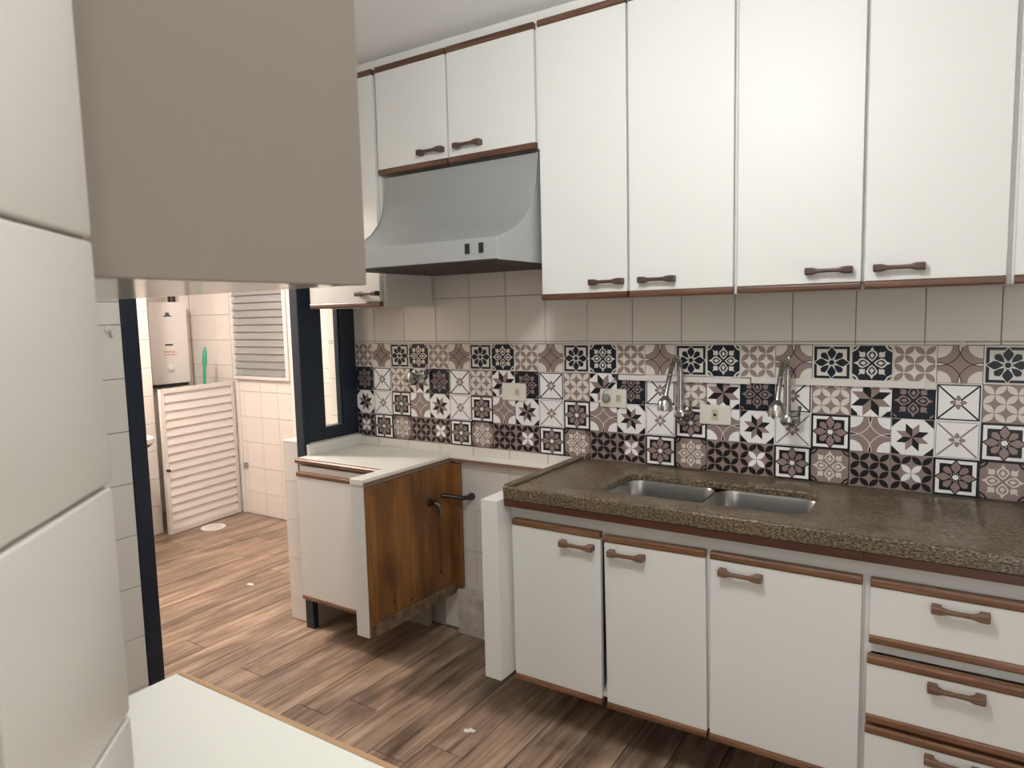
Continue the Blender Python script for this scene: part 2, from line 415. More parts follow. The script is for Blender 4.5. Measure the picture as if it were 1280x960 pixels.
# left wall: tiled part, half wall under the sidelight, wall above the doorway
wall_left = struct(MB().box(-.2, -.006, -3.0, -1.157, 0, CEIL).box(-.2, -.006, -1.157, 0, 2.16, CEIL).box(-.194, -.006, -.313, -.001, 0, .893).build('wall_left', 'grout'))
zj = [.0] + [.01 + TP * k for k in range(1, 13)] + [CEIL]
zl = [.002, .105, .302, .499, .696, .893, 1.09, 1.287, 1.484, 1.568, 1.763, 1.958, 2.153, 2.35, CEIL - .002]
tiles(wall_left, (0, 0), PI / 2, [-2.234, -2.133, -1.937, -1.741, -1.545, -1.349, -1.159], [v for v in zl], 'near_tile', skip=lambda a, b, c, d: False)
tiles(wall_left, (0, 0), PI / 2, [-1.155, -.961, -.765, -.569, -.373, -.177, -.002], [2.162, 2.35, CEIL - .002], 'near_tile')
tiles(wall_left, (0, -.32), 0, [-.2, -.002], [.002, .12, .315, .51, .705, .9], 'grey_tile')
bx('sill', (-.2, 0, -.32, -.001, .893, .905), 'white_paint', wall_left, .002)
tiles(wall_left, (-.2, -.004), -PI / 2, [0, .1, .312], [.002, .12, .315, .51, .705, .893], 'laundry_tile')
# near wall and the slanted wall end beside the camera
struct(bx('wall_front', (-.2, 2.0, YN - .12, YN, 0, CEIL), 'near_tile'))
TH = math.radians(133.7); A0 = Vector((2.016, -2.238, 0)); DU = Vector((math.cos(TH), math.sin(TH), 0)); NU = Vector((math.sin(TH), -math.cos(TH), 0))
LD = 1.1
pA = A0 - NU * .007; pB = A0 - DU * LD - NU * .007; pC = pB - NU * .14; pD = A0 - NU * .12 - DU * .02
wall_corner = struct(MB().prism([(p.x, p.y) for p in (pA, pB, pC, pD)], 'z', 0, CEIL).build('wall_corner', 'near_grout'))
zn = [.0] + [1.554 - .1975 * k for k in range(7, -5, -1)] + [CEIL]
zn = [z for z in zn if z <= CEIL]
for a0, a1 in ((0, .192), (.192, .388), (.388, .584), (.584, .78), (.78, .976)):
    for b0, b1 in zip(zn, zn[1:]):
        c = A0 - DU * ((a0 + a1) / 2)
        key = ('near', round(a1 - a0, 3), round(b1 - b0, 3))
        if key not in tile_cache:
            wd, ht = a1 - a0 - .003, b1 - b0 - .003
            tile_cache[key] = MB().box(-wd / 2, wd / 2, 0, .012, -ht / 2, ht / 2).mesh('tile', 'near_tile', .0035, 3)
        put('tile', tile_cache[key], wall_corner, (c.x, c.y, (b0 + b1) / 2), (0, 0, TH))
struct(bx('wall_right', (XR, XR + .12, YB, .2, 0, CEIL), 'white_tile'))

# laundry room shell
NX, CY0, LY = -2.15, .16, .80
wlf = struct(MB().box(NX - .12, NX - .007, -1.9, CY0, 0, CEIL).build('wall_laundry_far', 'grout'))
tiles(wlf, (NX, 0), PI / 2, joints(-1.0, CY0, .16 - .1955, .1955), [.002] + [.01 + TP * k for k in range(1, 13)] + [CEIL - .002], 'laundry_tile')
wlr = struct(MB().box(-2.75, -.2, LY + .007, LY + .12, 0, CEIL).build('wall_laundry_right', 'grout'))
tiles(wlr, (0, LY), 0, joints(-2.67, -.2, -2.03, .195), [.002, .175, .37, .565, .76, .955, 1.045], 'laundry_tile', skip=lambda a, b, c, d: False)
tiles(wlr, (0, LY), 0, joints(-2.67, NX - .01, -2.345, .3), [1.045, 1.15, 1.345, 1.54, 1.735, 1.93, 2.125, 2.32, CEIL - .002], 'laundry_tile')
tiles(wlr, (0, LY), 0, joints(-1.40, -.2, -1.2, .2), [1.045, 1.15, 1.345, 1.54, 1.735, 1.93, 2.125, 2.32, CEIL - .002], 'laundry_tile')
wcl = struct(MB().box(-2.79, -2.677, CY0 - .1, LY + .1, 0, CEIL).build('wall_closet', 'grout'))
tiles(wcl, (-2.67, 0), PI / 2, joints(CY0, LY, .2, .2), [.002, .175, .37, .565, .76, .955, 1.15, 1.345, 1.54, 1.735, 1.93, 2.125, 2.32, CEIL - .002], 'laundry_tile')
struct(bx('wall_closet_side', (-2.68, NX - .121, CY0 - .1, CY0, 0, CEIL), 'laundry_tile'))
struct(bx('wall_laundry_left', (-2.3, -.2, -2.0, -1.88, 0, CEIL), 'laundry_tile'))
struct(bx('wall_laundry_side', (-.201, -.19, .2, LY, 0, CEIL), 'laundry_tile'))

# navy door frame and sidelight
d1 = struct(MB().box(-.16, .004, -1.157, -1.097, 0, 2.16).build('door_1', 'navy_paint', bevel=.003))
bx('door_head', (-.16, .004, -1.096, -.356, 2.10, 2.16), 'navy_paint', d1, .002)
bx('door_jamb', (-.05, .004, -.355, -.322, 0, 2.16), 'navy_paint', d1, .003)
w1 = struct(MB().box(-.045, .003, -.321, -.217, .906, 2.16).box(-.045, .003, -.098, -.001, .906, 2.16).build('window_1', 'navy_paint', bevel=.002))
bx('window_rail', (-.045, .003, -.2165, -.0985, .906, .967), 'navy_paint', w1, .002)
bx('window_rail', (-.045, .003, -.2165, -.0985, 2.0, 2.16), 'navy_paint', w1, .002)
bx('pane', (-.026, -.022, -.2165, -.0985, .9675, 1.9995), 'pane_glass', w1)
for yy in (-.213, -.102):
    bx('glazing_bead', (-.020, -.006, yy - .0035, yy + .0035, .968, 1.999), 'navy_paint', w1)

# plinth board in the empty niche
struct(bx('baseboard_back', (.63, 1.18, -.03, -.001, .0, .215), 'dirty_white', None, .003))

# ------------------------------------------------------------------ cabinet pieces
def handle_mesh(name, mat, L=.125):
    st = [(-.5, .0095, 0, -.027), (-.48, .0102, 0, -.0300), (-.33, .0098, 0, -.0305), (-.30, .0090, -.015, -.0305), (-.21, .0060, -.0185, -.0300), (0, .0056, -.0190, -.0295), (.21, .0060, -.0185, -.0300), (.30, .0090, -.015, -.0305), (.33, .0098, 0, -.0305), (.48, .0102, 0, -.0300), (.5, .0095, 0, -.027)]
    return MB().loft([[(s * L, yb, -h), (s * L, yb, h), (s * L, yf + .002, h), (s * L, yf, h * .55), (s * L, yf, -h * .55), (s * L, yf + .002, -h)] for s, h, yb, yf in st]).mesh(name, mat, .0012, 1)
HM = handle_mesh('handle', 'handle_wood'); HU = handle_mesh('handle', 'upper_handle_wood')
def trim_bar(x0, x1, yf, z0, z1, mat, parent, depth=.024, name='edge_trim'):
    h = z1 - z0
    prof = [(yf + depth, z0), (yf + .003, z0), (yf, z0 + h * .25), (yf, z1 - h * .25), (yf + .003, z1), (yf + depth, z1)]
    return MB().prism(prof, 'x', x0, x1).build(name, mat, parent, .0008, seg=1)
def door(parent, x0, x1, z0, z1, yf, hx, hz, tmat, hm, name='door', top=.023, bot=.022, tilt=0, th=.018):
    d = MB().box(x0, x1, yf, yf + th, z0 + (bot or 0), z1 - (top or 0)).build(name, 'laminate', parent, .0015)
    if top: trim_bar(x0, x1, yf - .005, z1 - top + .0002, z1, tmat, d, th + .005)
    if bot: trim_bar(x0, x1, yf - .005, z0, z0 + bot - .0002, tmat, d, th + .005)
    if hx is not None: put('handle', hm, d, (hx, yf + .0005, hz))
    return d

# ---- upper cabinets on the back wall
YU = -.33; UZ = 1.535; UTOP = 2.506
def upper(x0, x1, z0, doors, label, zbody=None):
    c = empty('wall_cabinet', ((x0 + x1) / 2, 0, z0), label, 'cabinet', None)
    inv = Vector(c.location)
    def loc(o): o.location = -inv; return o
    zb = z0 if zbody is None else zbody
    th = .018
    loc(MB().box(x0, x0 + th, YU + .0185, -.009, zb, CEIL - .001).build('side_panel', 'laminate', c, .001))
    loc(MB().box(x1 - th, x1, YU + .0185, -.009, zb, CEIL - .001).build('side_panel', 'laminate', c, .001))
    loc(MB().box(x0 + th, x1 - th, YU + .03, -.009, zb + .004, zb + .022).build('bottom_panel', 'laminate', c))
    loc(MB().box(x0 + th, x1 - th, -.02, -.009, zb + .022, CEIL - .001).build('back_panel', 'laminate', c))
    loc(MB().box(x0 + th, x1 - th, YU + .0185, YU + .036, UTOP - .02, CEIL - .001).build('top_rail', 'laminate', c))
    if len(doors) == 2:
        xm = (doors[0][1] + doors[1][0]) / 2
        loc(MB().box(xm - .02, xm + .02, YU + .0185, YU + .036, zb + .0225, UTOP - .0205).build('stile', 'laminate', c))
    for i_, (a, b_, hx) in enumerate(doors):
        loc(door(c, a, b_, z0 if zbody is None else z0, UTOP, YU, hx, z0 + .056 if hx else 0, 'upper_trim_wood', HU))
    return c
upper(.045, .521, UZ, [(.068, .503, .438)], 'tall white wall cabinet with one door, between blue frame and range hood')
upper(.5215, 1.292, 2.075, [(.525, .887, .812), (.896, 1.284, .992)], 'low white two-door wall cabinet directly above the range hood')
upper(1.2925, 1.991, UZ, [(1.301, 1.633, 1.560), (1.642, 1.984, 1.740)], 'tall white two-door wall cabinet with its side against the range hood')
upper(1.9915, 2.685, UZ, [(1.998, 2.340, 2.258), (2.350, 2.675, 2.435)], 'tall white two-door wall cabinet above the right sink bowl')
upper(2.6855, 3.245, UZ, [(2.692, 3.036, 2.955)], 'white wall cabinet at the far end, over the drawers')

# ---- range hood
hood = empty('range_hood', (.91, -.3, 1.67), 'grey metal canopy range hood with curved front and two black switches', 'range hood')
hx0, hx1 = .545, 1.284
def hl(o): o.location = -Vector(hood.location); return o
curve = [(-.313, 2.064), (-.318, 2.02), (-.328, 1.965), (-.345, 1.91), (-.372, 1.862), (-.412, 1.822), (-.462, 1.79), (-.52, 1.765), (-.578, 1.747)]
hl(MB().prism([(-.02, 1.69), (-.02, 2.064)] + curve + [(-.574, 1.69)], 'x', hx0 + .003, hx1 - .003).build('canopy', 'hood_grey', hood, .0))
hood_body = hood.children[0]
for p in hood_body.data.polygons: p.use_smooth = True
hood_body.data.set_sharp_from_angle(angle=math.radians(30))
for xa, xb in ((hx0, hx0 + .003), (hx1 - .003, hx1)):
    hl(MB().prism([(-.02, 1.672), (-.02, 2.064)] + [(y - .003, z + .002) for y, z in curve] + [(-.583, 1.672)], 'x', xa, xb).build('side_panel', 'hood_edge', hood))
hl(MB().box(hx0 + .003, hx1 - .003, -.583, -.578, 1.674, 1.748).build('front_panel', 'hood_edge', hood, .0015))
fl = hl(MB().box(hx0 + .01, hx1 - .01, -.572, -.03, 1.672, 1.682).build('filter', 'grey_plastic', hood))
B = MB()
for k in range(30):
    x = hx0 + .03 + k * .0235
    B.box(x, x + .012, -.56, -.05, 1.668, 1.6725)
gr = B.build('filter_grille', 'dark_metal', fl); gr['kind'] = 'stuff'
B = MB().box(hx0 + .003, hx1 - .003, -.585, -.575, 1.668, 1.6735); hl(B.build('lower_lip', 'dark_metal', hood))
for sxp in (1.158, 1.216):
    s_ = hl(MB().box(sxp - .009, sxp + .009, -.588, -.583, 1.697, 1.731).build('switch', 'black_plastic', hood, .001))
    bx('switch_rocker', (sxp - .006, sxp + .006, -.591, -.588, 1.702, 1.726), 'grey_plastic' if 0 else 'black_plastic', s_, .001)

# ---- narrow base cabinet left of the empty appliance niche
nb = empty('base_cabinet', (.3, -.2, .19), 'narrow white base cabinet with bare plywood side facing the empty niche', 'cabinet')
def nl(o): o.location = -Vector(nb.location); return o
nl(MB().box(.01, .028, -.395, -.005, .2, .818).build('side_panel', 'laminate', nb))
nl(MB().box(.028, .54, -.395, -.02, .2, .218).build('bottom_panel', 'laminate', nb))
nl(MB().box(.028, .54, -.02, -.009, .2, .818).build('back_panel', 'laminate', nb))
nl(MB().box(.028, .54, -.410, -.392, .772, .818).build('front_rail', 'laminate', nb))
dn = nl(door(nb, .03, .535, .188, .792, -.43, None, None, 'trim_wood', HM, bot=.018, top=.020))
nl(MB().box(.5405, .606, -.585, -.009, .195, .822).build('end_post', 'laminate', nb, .0015))
nl(MB().box(.6062, .616, -.578, -.009, .198, .818).build('side_board', 'plywood', nb, .001, label='raw stained plywood side board'))
nl(MB().box(.6165, .628, -.565, -.036, .196, .245).build('bottom_batten', 'dirty_wood', nb, .002))
nl(MB().box(.6162, .662, -.034, -.009, .225, .812).build('back_batten', 'plywood', nb, .001))
for q in ((-.44, .30), (-.13, .33), (-.33, .27)):
    nl(MB().lathe([(.007, 0), (.007, .0012)], (.616, q[0], q[1]), (1, 0, 0), None, 10).build('screw_hole', 'dark_inside', nb))
kx = nl(MB().lathe([(.004, 0), (.004, .012), (.007, .014), (.007, .02)], (.505, -.43, .745), (0, -1, 0), None, 10).build('door_catch', 'dark_metal', nb))

ft = empty('worktop', (.3, -.2, .82), 'L-shaped pale laminate worktop beside the blue frame, with wooden front edge', 'worktop')
def fl_(o): o.location = -Vector(ft.location); return o
fl_(MB().prism([(.006, -.402), (.006, -.002), (1.183, -.002), (1.183, -.032), (.613, -.032), (.613, -.588), (.5405, -.588), (.5405, -.402)], 'z', .824, .85).build('top', 'formica', ft, .001, seg=1))
fl_(MB().prism([(-.402, .828), (-.402, .850), (-.418, .850), (-.424, .845), (-.424, .833), (-.418, .828)], 'x', .012, .5400).build('front_edge', 'trim_wood', ft, .0006, seg=1))
fl_(MB().box(.6135, .6150, -.587, -.033, .824, .837).build('raw_edge', 'brown_edge', ft))
fl_(MB().box(.616, 1.183, -.0335, -.0322, .824, .837).build('raw_edge', 'brown_edge', ft))
fl_(MB().box(.006, .022, -.345, -.003, .8502, .902).build('upstand', 'formica', ft, .001))

# ---- sink base cabinet
YD = -.515
sb = empty('sink_cabinet', (1.8, -.2, .19), 'white base cabinet with three doors under the granite sink counter', 'cabinet')
def sl(o): o.location = -Vector(sb.location); return o
sl(MB().box(1.184, 1.2535, -.585, -.035, .195, .846).build('end_post', 'laminate', sb, .0015))
sl(MB().box(1.2545, 1.272, -.4965, -.005, .2, .846).build('side_panel', 'laminate', sb))
sl(MB().box(2.372, 2.3895, -.4965, -.005, .2, .846).build('side_panel', 'laminate', sb))
sl(MB().box(1.272, 2.372, -.4965, -.02, .2, .218).build('bottom_panel', 'laminate', sb))
sl(MB().box(1.272, 2.372, -.02, -.009, .2, .70).build('back_panel', 'laminate', sb))
sl(MB().box(1.272, 2.372, -.4965, -.479, .745, .846).build('front_rail', 'laminate', sb))
for xs in (1.9675,):
    sl(MB().box(xs - .02, xs + .02, -.4965, -.479, .218, .745).build('stile', 'laminate', sb))
sl(MB().box(1.2575, 2.3895, -.549, -.4975, .822, .8465).build('under_trim', 'strip_wood', sb, .002))
sl(door(sb, 1.270, 1.612, .178, .772, YD, 1.530, .718, 'trim_wood', HM))
d2 = sl(door(sb, 1.625, 1.960, .178, .770, YD, 1.707, .717, 'trim_wood', HM))
q_ = Vector((1.96, YD, .77)); R3 = Matrix.Rotation(-.012, 3, 'Y')
d2.rotation_euler = (0, -.012, 0); d2.location = q_ - R3 @ q_ - Vector(sb.location)
sl(door(sb, 1.975, 2.384, .176, .770, YD, 2.066, .717, 'trim_wood', HM))

# ---- drawer unit
db = empty('drawer_cabinet', (2.6, -.2, .19), 'white base cabinet with a column of drawers beside the sink cabinet', 'cabinet')
def dl(o): o.location = -Vector(db.location); return o
dl(MB().box(2.390, 2.4075, -.4965, -.005, .19, .846).build('side_panel', 'laminate', db))
dl(MB().box(2.8325, 2.85, -.4965, -.005, .19, .846).build('side_panel', 'laminate', db))
dl(MB().box(2.4075, 2.8325, -.4965, -.02, .19, .208).build('bottom_panel', 'laminate', db))
dl(MB().box(2.4075, 2.8325, -.02, -.009, .19, .846).build('back_panel', 'laminate', db))
dl(MB().box(2.4075, 2.8325, -.4965, -.479, .755, .846).build('front_rail', 'laminate', db))
dl(MB().box(2.4075, 2.8325, -.4965, -.479, .562, .60).build('front_rail', 'laminate', db))
dl(MB().box(2.4075, 2.8325, -.4965, -.479, .36, .385).build('front_rail', 'laminate', db))
dl(MB().box(2.390, 2.85, -.549, -.4975, .822, .8465).build('under_trim', 'strip_wood', db, .002))
for z0, z1, dy, dx, hz in ((.592, .770, 0, 0, .722), (.378, .563, -.014, -.002, .518), (.182, .368, -.014, -.003, .324)):
    d = dl(door(db, 2.404 + dx, 2.838 + dx, z0, z1, YD + dy, 2.606 + dx, hz, 'trim_wood', HM, name='drawer'))
    o = MB().box(2.425, 2.815, YD + dy + .0185, -.06, z0 + .03, z1 - .05).build('drawer_box', 'laminate', d)
eb = empty('base_cabinet', (3.04, -.2, .19), 'white base cabinet with one door at the right end of the granite counter', 'cabinet')
def el(o): o.location = -Vector(eb.location); return o
el(MB().box(2.8505, 3.245, -.4965, -.005, .19, .846).build('body', 'laminate', eb))
el(MB().box(2.8505, 3.245, -.549, -.4975, .822, .8465).build('under_trim', 'strip_wood', eb, .002))
el(door(eb, 2.862, 3.238, .178, .770, YD, 2.94, .717, 'trim_wood', HM))
# recessed plinth the base cabinets stand on
struct(bx('trim_1', (1.26, 3.24, -.20, -.15, 0, .188), 'dark_inside'))  # near-black colour holds the shade under the base cabinets
struct(bx('trim_2', (.02, .46, -.05, -.02, 0, .188), 'laminate_side'))

# ---- granite counter with cut-out
def rrect(x0, x1, y0, y1, r_, n=6):
    out = []
    for cx_, cy_, a0 in ((x1 - r_, y1 - r_, 0), (x0 + r_, y1 - r_, PI / 2), (x0 + r_, y0 + r_, PI), (x1 - r_, y0 + r_, 3 * PI / 2)):
        out += [(cx_ + r_ * math.cos(a0 + PI / 2 * k / n), cy_ + r_ * math.sin(a0 + PI / 2 * k / n)) for k in range(n + 1)]
    return out
GT, GB = .893, .871
gx0, gx1, gy0, gy1 = 1.257, 3.248, -.552, -.002
hole = rrect(1.572, 2.222, -.436, -.160, .055)
bm = bmesh.new()
def ring(pts, z):
    v = [bm.verts.new((x, y, z)) for x, y in pts]
    return v, [bm.edges.new((v[k], v[(k + 1) % len(v)])) for k in range(len(v))]
outer = [(gx0, gy0), (gx1, gy0), (gx1, gy1), (gx0, gy1)]
vo1, eo1 = ring(outer, GT); vi1, ei1 = ring(hole, GT)
bmesh.ops.triangle_fill(bm, edges=eo1 + ei1, use_beauty=True)
vo2, eo2 = ring(outer, GB); vi2, ei2 = ring(hole, GB)
bmesh.ops.triangle_fill(bm, edges=eo2 + ei2, use_beauty=True)
for A_, B_ in ((vo1, vo2), (vi1, vi2)):
    for k in range(len(A_)): bm.faces.new((A_[k], A_[(k + 1) % len(A_)], B_[(k + 1) % len(A_)], B_[k]))
bmesh.ops.recalc_face_normals(bm, faces=bm.faces)
ed = [e_ for e_ in bm.edges if len(e_.link_faces) == 2 and e_.calc_face_angle(0) > .8 and all(abs(v.co.z - GT) < 1e-5 for v in e_.verts)]
bmesh.ops.bevel(bm, geom=ed, offset=.006, segments=3, affect='EDGES', profile=.5)
me = bpy.data.meshes.new('slab'); bm.to_mesh(me); bm.free(); me.materials.append(MAT['granite'])
for p in me.polygons: p.use_smooth = True
me.set_sharp_from_angle(angle=math.radians(40))
gc = empty('granite_counter', (2.2, -.27, .848), 'speckled brown granite counter with cut-out for the double sink', 'worktop')
put('slab', me, gc, -Vector(gc.location))
o = MB().box(gx0, gx1, gy0, gy0 + .03, .848, GB + .0005).build('front_apron', 'granite', gc, .002, seg=1); o.location = -Vector(gc.location)
o = MB().box(gx0, gx0 + .03, gy0 + .0305, gy1, .848, GB + .0005).build('end_apron', 'granite', gc, .002, seg=1); o.location = -Vector(gc.location)
o = MB().box(gx0, gx0 + .036, gy0 + .004, gy1, GT - .004, GT + .008).build('raised_lip', 'granite', gc, .004, seg=3); o.location = -Vector(gc.location)

# ---- double sink
sk = empty('double_sink', (1.9, -.3, .73), 'undermount stainless steel double-bowl sink in the granite counter', 'sink')
def kl(o): o.location = -Vector(sk.location); return o
def bowl(x0, x1, y0, y1):
    prof = [(0, GB - .001), (.004, GB - .012), (.008, .80), (.014, .755), (.03, .738), (.055, .733)]
    rings = [[(x, y, z) for x, y in rrect(x0 + i_, x1 - i_, y0 + i_, y1 - i_, max(.06 - i_ * .3, .03), 8)] for i_, z in prof]
    outer_ = [[(x, y, z - .0015) for x, y in rrect(x0 + i_ - .0015, x1 - i_ + .0015, y0 + i_ - .0015, y1 - i_ + .0015, max(.06 - i_ * .3, .03), 8)] for i_, z in prof[::-1]]
    B = MB(); B.smooth = True
    B.loft(rings + outer_, None, cap=False, close=False)
    bm_ = B.bm; bm_.verts.ensure_lookup_table()
    n = len(rings[0]); base = (len(rings) - 1) * n
    bm_.faces.new([bm_.verts[base + k] for k in range(n)])
    o_ = kl(B.build('bowl', 'steel', sk))
    MB().lathe([(.034, 0), (.034, .003), (.026, .003), (.02, .001)], ((x0 + x1) / 2, (y0 + y1) / 2, .733), (0, 0, 1), None, 20).build('drain', 'chrome', o_)
bowl(1.566, 1.893, -.442, -.154); bowl(1.905, 2.228, -.442, -.154)
kl(MB().box(1.8945, 1.9035, -.40, -.196, GB - .010, GB - .002).build('divider', 'steel', sk, .002))

# ---- wall-mounted flexible taps
def faucet(x, z, label):
    f = empty('faucet', (x, 0, z), label, 'tap', 'chrome wall taps over the sink')
    MB().lathe([(.027, .001), (.027, .006), (.018, .012), (.015, .014), (.015, .03), (.019, .033), (.019, .060), (.012, .064)], (0, 0, 0), (0, -1, 0), None, 20).build('body', 'chrome', f)
    lv = MB().lathe([(.012, 0), (.014, .006), (.014, .02), (.009, .024)], (.018, -.046, .004), (1, 0, .1), None, 16).build('valve', 'chrome', f)
    MB().tube([(.036, -.046, .006), (.040, -.050, .030), (.043, -.058, .050)], [.006, .005, .0065], None, 10).build('lever', 'chrome', lv)
    MB().tube([(0, -.046, .012), (0, -.045, .05), (0, -.045, .16)], [.013, .0125, .0115], None, 14).build('riser', 'chrome', f)
    ctl = [(-.045, .158), (-.046, .188), (-.058, .207), (-.078, .214), (-.100, .208), (-.122, .192), (-.143, .168), (-.163, .138), (-.182, .108), (-.195, .082)]
    path = [(0, y_, z_) for y_, z_ in ctl]
    MB().tube(path, .0085, None, 12).build('flexible_spout', 'chrome', f)
    B = MB()
    for k in range(0, len(path) - 1):
        a, b_ = Vector(path[k]), Vector(path[k + 1])
        B.lathe([(.0095, -.0015), (.0098, 0), (.0095, .0015)], (a + b_) / 2, (b_ - a), None, 12)
    g = B.build('spout_rings', 'steel', f); g['kind'] = 'stuff'
    MB().lathe([(.010, 0), (.013, .006), (.020, .012), (.024, .022), (.0265, .048), (.0255, .054), (.019, .052), (.018, .046)], (0, -.1935, .086), (0, -.18, -1), None, 20).build('spray_head', 'chrome', f)
    return f
faucet(1.715, 1.105, 'chrome flexible wall tap above the divider of the two sink bowls, beside a socket')
faucet(2.090, 1.107, 'chrome flexible wall tap above the right-hand sink bowl')

# ---- electrical things on the back wall
def plate(x0, x1, z0, z1, label, name='wall_socket'):
    e_ = empty(name, ((x0 + x1) / 2, -.002, (z0 + z1) / 2), label, 'socket')
    w_, h_ = (x1 - x0) / 2, (z1 - z0) / 2
    MB().box(-w_, w_, -.009, .0, -h_, h_).build('cover_plate', 'ivory_plastic', e_, .003)
    return e_
def outlet_face(parent, x):
    f = MB().prism([(x + px, pz) for px, pz in ((-.011, -.015), (.011, -.015), (.011, .015), (-.011, .015))], 'y', -.0105, -.009).build('outlet', 'aged_plastic', parent, .0005, seg=1)
    B = MB()
    for dx, dz in ((-.004, -.005), (-.004, .006), (.004, .001)):
        B.lathe([(.0022, 0), (.0022, .0006)], (x + dx, -.0105, dz), (0, -1, 0), None, 8)
    B.build('contact_holes', 'black_plastic', f)
s1 = plate(1.371, 1.484, 1.112, 1.185, 'ivory double wall socket with a grey plug in it')
outlet_face(s1, .024)
pl = MB().lathe([(.012, 0), (.016, .004), (.017, .016), (.012, .024), (.004, .027)], (1.402, -.0115, 1.149), (0, -1, 0), None, 16).build('plug', 'grey_plastic')
tag(pl, 'grey plug pushed into the ivory double wall socket', 'plug')
MB().tube([(1.402, -.036, 1.152), (1.398, -.045, 1.165), (1.408, -.035, 1.19), (1.428, -.02, 1.215), (1.442, -.011, 1.231)], .0022, None, 8).build('cord', 'grey_plastic', pl)
s2 = plate(1.776, 1.891, 1.070, 1.142, 'ivory wall plate with a single dark hole, between the two taps', 'wall_plate')
MB().box(-.012, .012, -.0105, -.009, -.020, .020).build('insert', 'aged_plastic', s2, .0008)
MB().lathe([(.0055, 0), (.0055, .0008)], (0, -.0105, 0), (0, -1, 0), None, 14).build('cable_hole', 'black_plastic', s2)
s3 = plate(.898, 1.020, 1.117, 1.193, 'ivory wall socket left of the granite counter, above the laminate ledge')
outlet_face(s3, .018)
cdt = empty('cable_conduit', (1.98, -.002, 1.236), 'white plastic cable trunking fixed along the patterned tiles above the taps', 'conduit')
def cl_(o): o.location = -Vector(cdt.location); return o
cl_(MB().box(1.452, 1.958, -.014, -.002, 1.222, 1.243).build('channel', 'white_plastic', cdt, .0015))
cl_(MB().box(1.962, 2.49, -.014, -.002, 1.226, 1.248).build('channel', 'white_plastic', cdt, .0015))
cl_(MB().box(2.49, 2.522, -.016, -.002, 1.225, 1.249).build('end_cap', 'grey_tile', cdt, .0015))
cl_(MB().lathe([(.010, 0), (.010, .011)], (1.444, -.002, 1.233), (0, -1, 0), None, 12).build('cable_entry', 'dark_inside', cdt))
hk = MB().lathe([(.009, 0), (.009, .004), (.004, .006), (.004, .012)], (2.585, -.001, 1.366), (0, -1, 0), None, 14).build('wall_screw', 'white_plastic')
tag(hk, 'small white screw cap at the top edge of the patterned tiles', 'screw')
# stop valve on the patterned tiles
vv = empty('stop_valve', (.428, -.002, 1.205), 'chrome stop valve with a round knob on the patterned tiles', 'valve')
MB().lathe([(.030, 0), (.030, .004), (.018, .012), (.013, .02), (.013, .05)], (0, 0, 0), (0, -1, 0), None, 20).build('escutcheon', 'chrome', vv)
MB().lathe([(.014, .048), (.024, .052), (.027, .065), (.025, .08), (.012, .086)], (0, 0, 0), (0, -1, 0), None, 20).build('knob', 'chrome', vv)
MB().lathe([(.010, 0), (.012, .01), (.012, .035), (.016, .038), (.016, .05), (.008, .054)], (.012, -.03, .008), (1, 0, .25), None, 16).build('side_port', 'steel', vv)
# water pipe and bib tap in the niche
wp = MB().tube([(.712, -.001, .662), (.712, -.012, .662), (.712, -.03, .662)], [.017, .017, .0115], None, 14).tube([(.712, -.03, .662), (.705, -.062, .666), (.66, -.09, .674), (.624, -.112, .68)], .011, None, 12).build('pipe', 'dark_metal')
tag(wp, 'short dark metal water pipe leaving the tiled wall in the empty niche', 'pipe')
bt = empty('bib_tap', (.617, -.19, .665), 'small old metal tap stub sticking out of the plywood side board', 'tap')
MB().lathe([(.018, 0), (.018, .003), (.010, .006), (.010, .035)], (0, 0, 0), (1, 0, 0), None, 14).build('flange', 'dark_metal', bt)
MB().tube([(.032, 0, 0), (.048, .004, -.006), (.054, .008, -.03), (.054, .008, -.055)], [.011, .011, .009, .010], None, 12).build('spout', 'old_brass', bt)
MB().tube([(.034, -.018, .012), (.034, .018, .012)], .006, None, 10).build('grip', 'dark_metal', bt)

# ---- near counter and near wall cabinet
nc = empty('base_cabinet', (1.75, -2.06, 0), 'white cabinet with laminate top and light wooden edge beside the slanted tiled wall', 'cabinet')
def ncl(o): o.location = -Vector(nc.location); return o
ncl(MB().box(1.480, 2.0, -2.236, -1.905, .0, .848).build('body', 'laminate', nc))
ncl(MB().box(1.467, 2.0, -2.236, -1.884, .852, .880).build('top', 'formica', nc, .001))
ncl(MB().prism([(-1.8835, .853), (-1.8835, .880), (-1.874, .880), (-1.869, .875), (-1.869, .858), (-1.874, .853)], 'x', 1.467, 2.0).build('front_edge', 'light_edge_wood', nc, .0006, seg=1))
nu = empty('wall_cabinet', (1.65, -2.07, 1.527), 'large wall cabinet with shaded plain side panel beside the slanted tiled wall', 'cabinet')
def nul(o): o.location = -Vector(nu.location); return o
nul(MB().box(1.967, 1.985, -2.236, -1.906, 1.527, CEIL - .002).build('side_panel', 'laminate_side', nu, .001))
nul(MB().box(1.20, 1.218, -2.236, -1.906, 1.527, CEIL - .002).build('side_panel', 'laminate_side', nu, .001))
nul(MB().box(1.218, 1.967, -2.236, -1.907, 1.5275, 1.545).build('bottom_panel', 'laminate_gloss', nu))
nul(MB().box(1.218, 1.967, -2.236, -2.22, 1.545, CEIL - .002).build('back_panel', 'laminate', nu))
for a, b_ in ((1.2185, 1.591), (1.594, 1.9665)):
    nul(MB().box(a, b_, -1.922, -1.908, 1.5455, CEIL - .03).build('door', 'laminate', nu, .001))

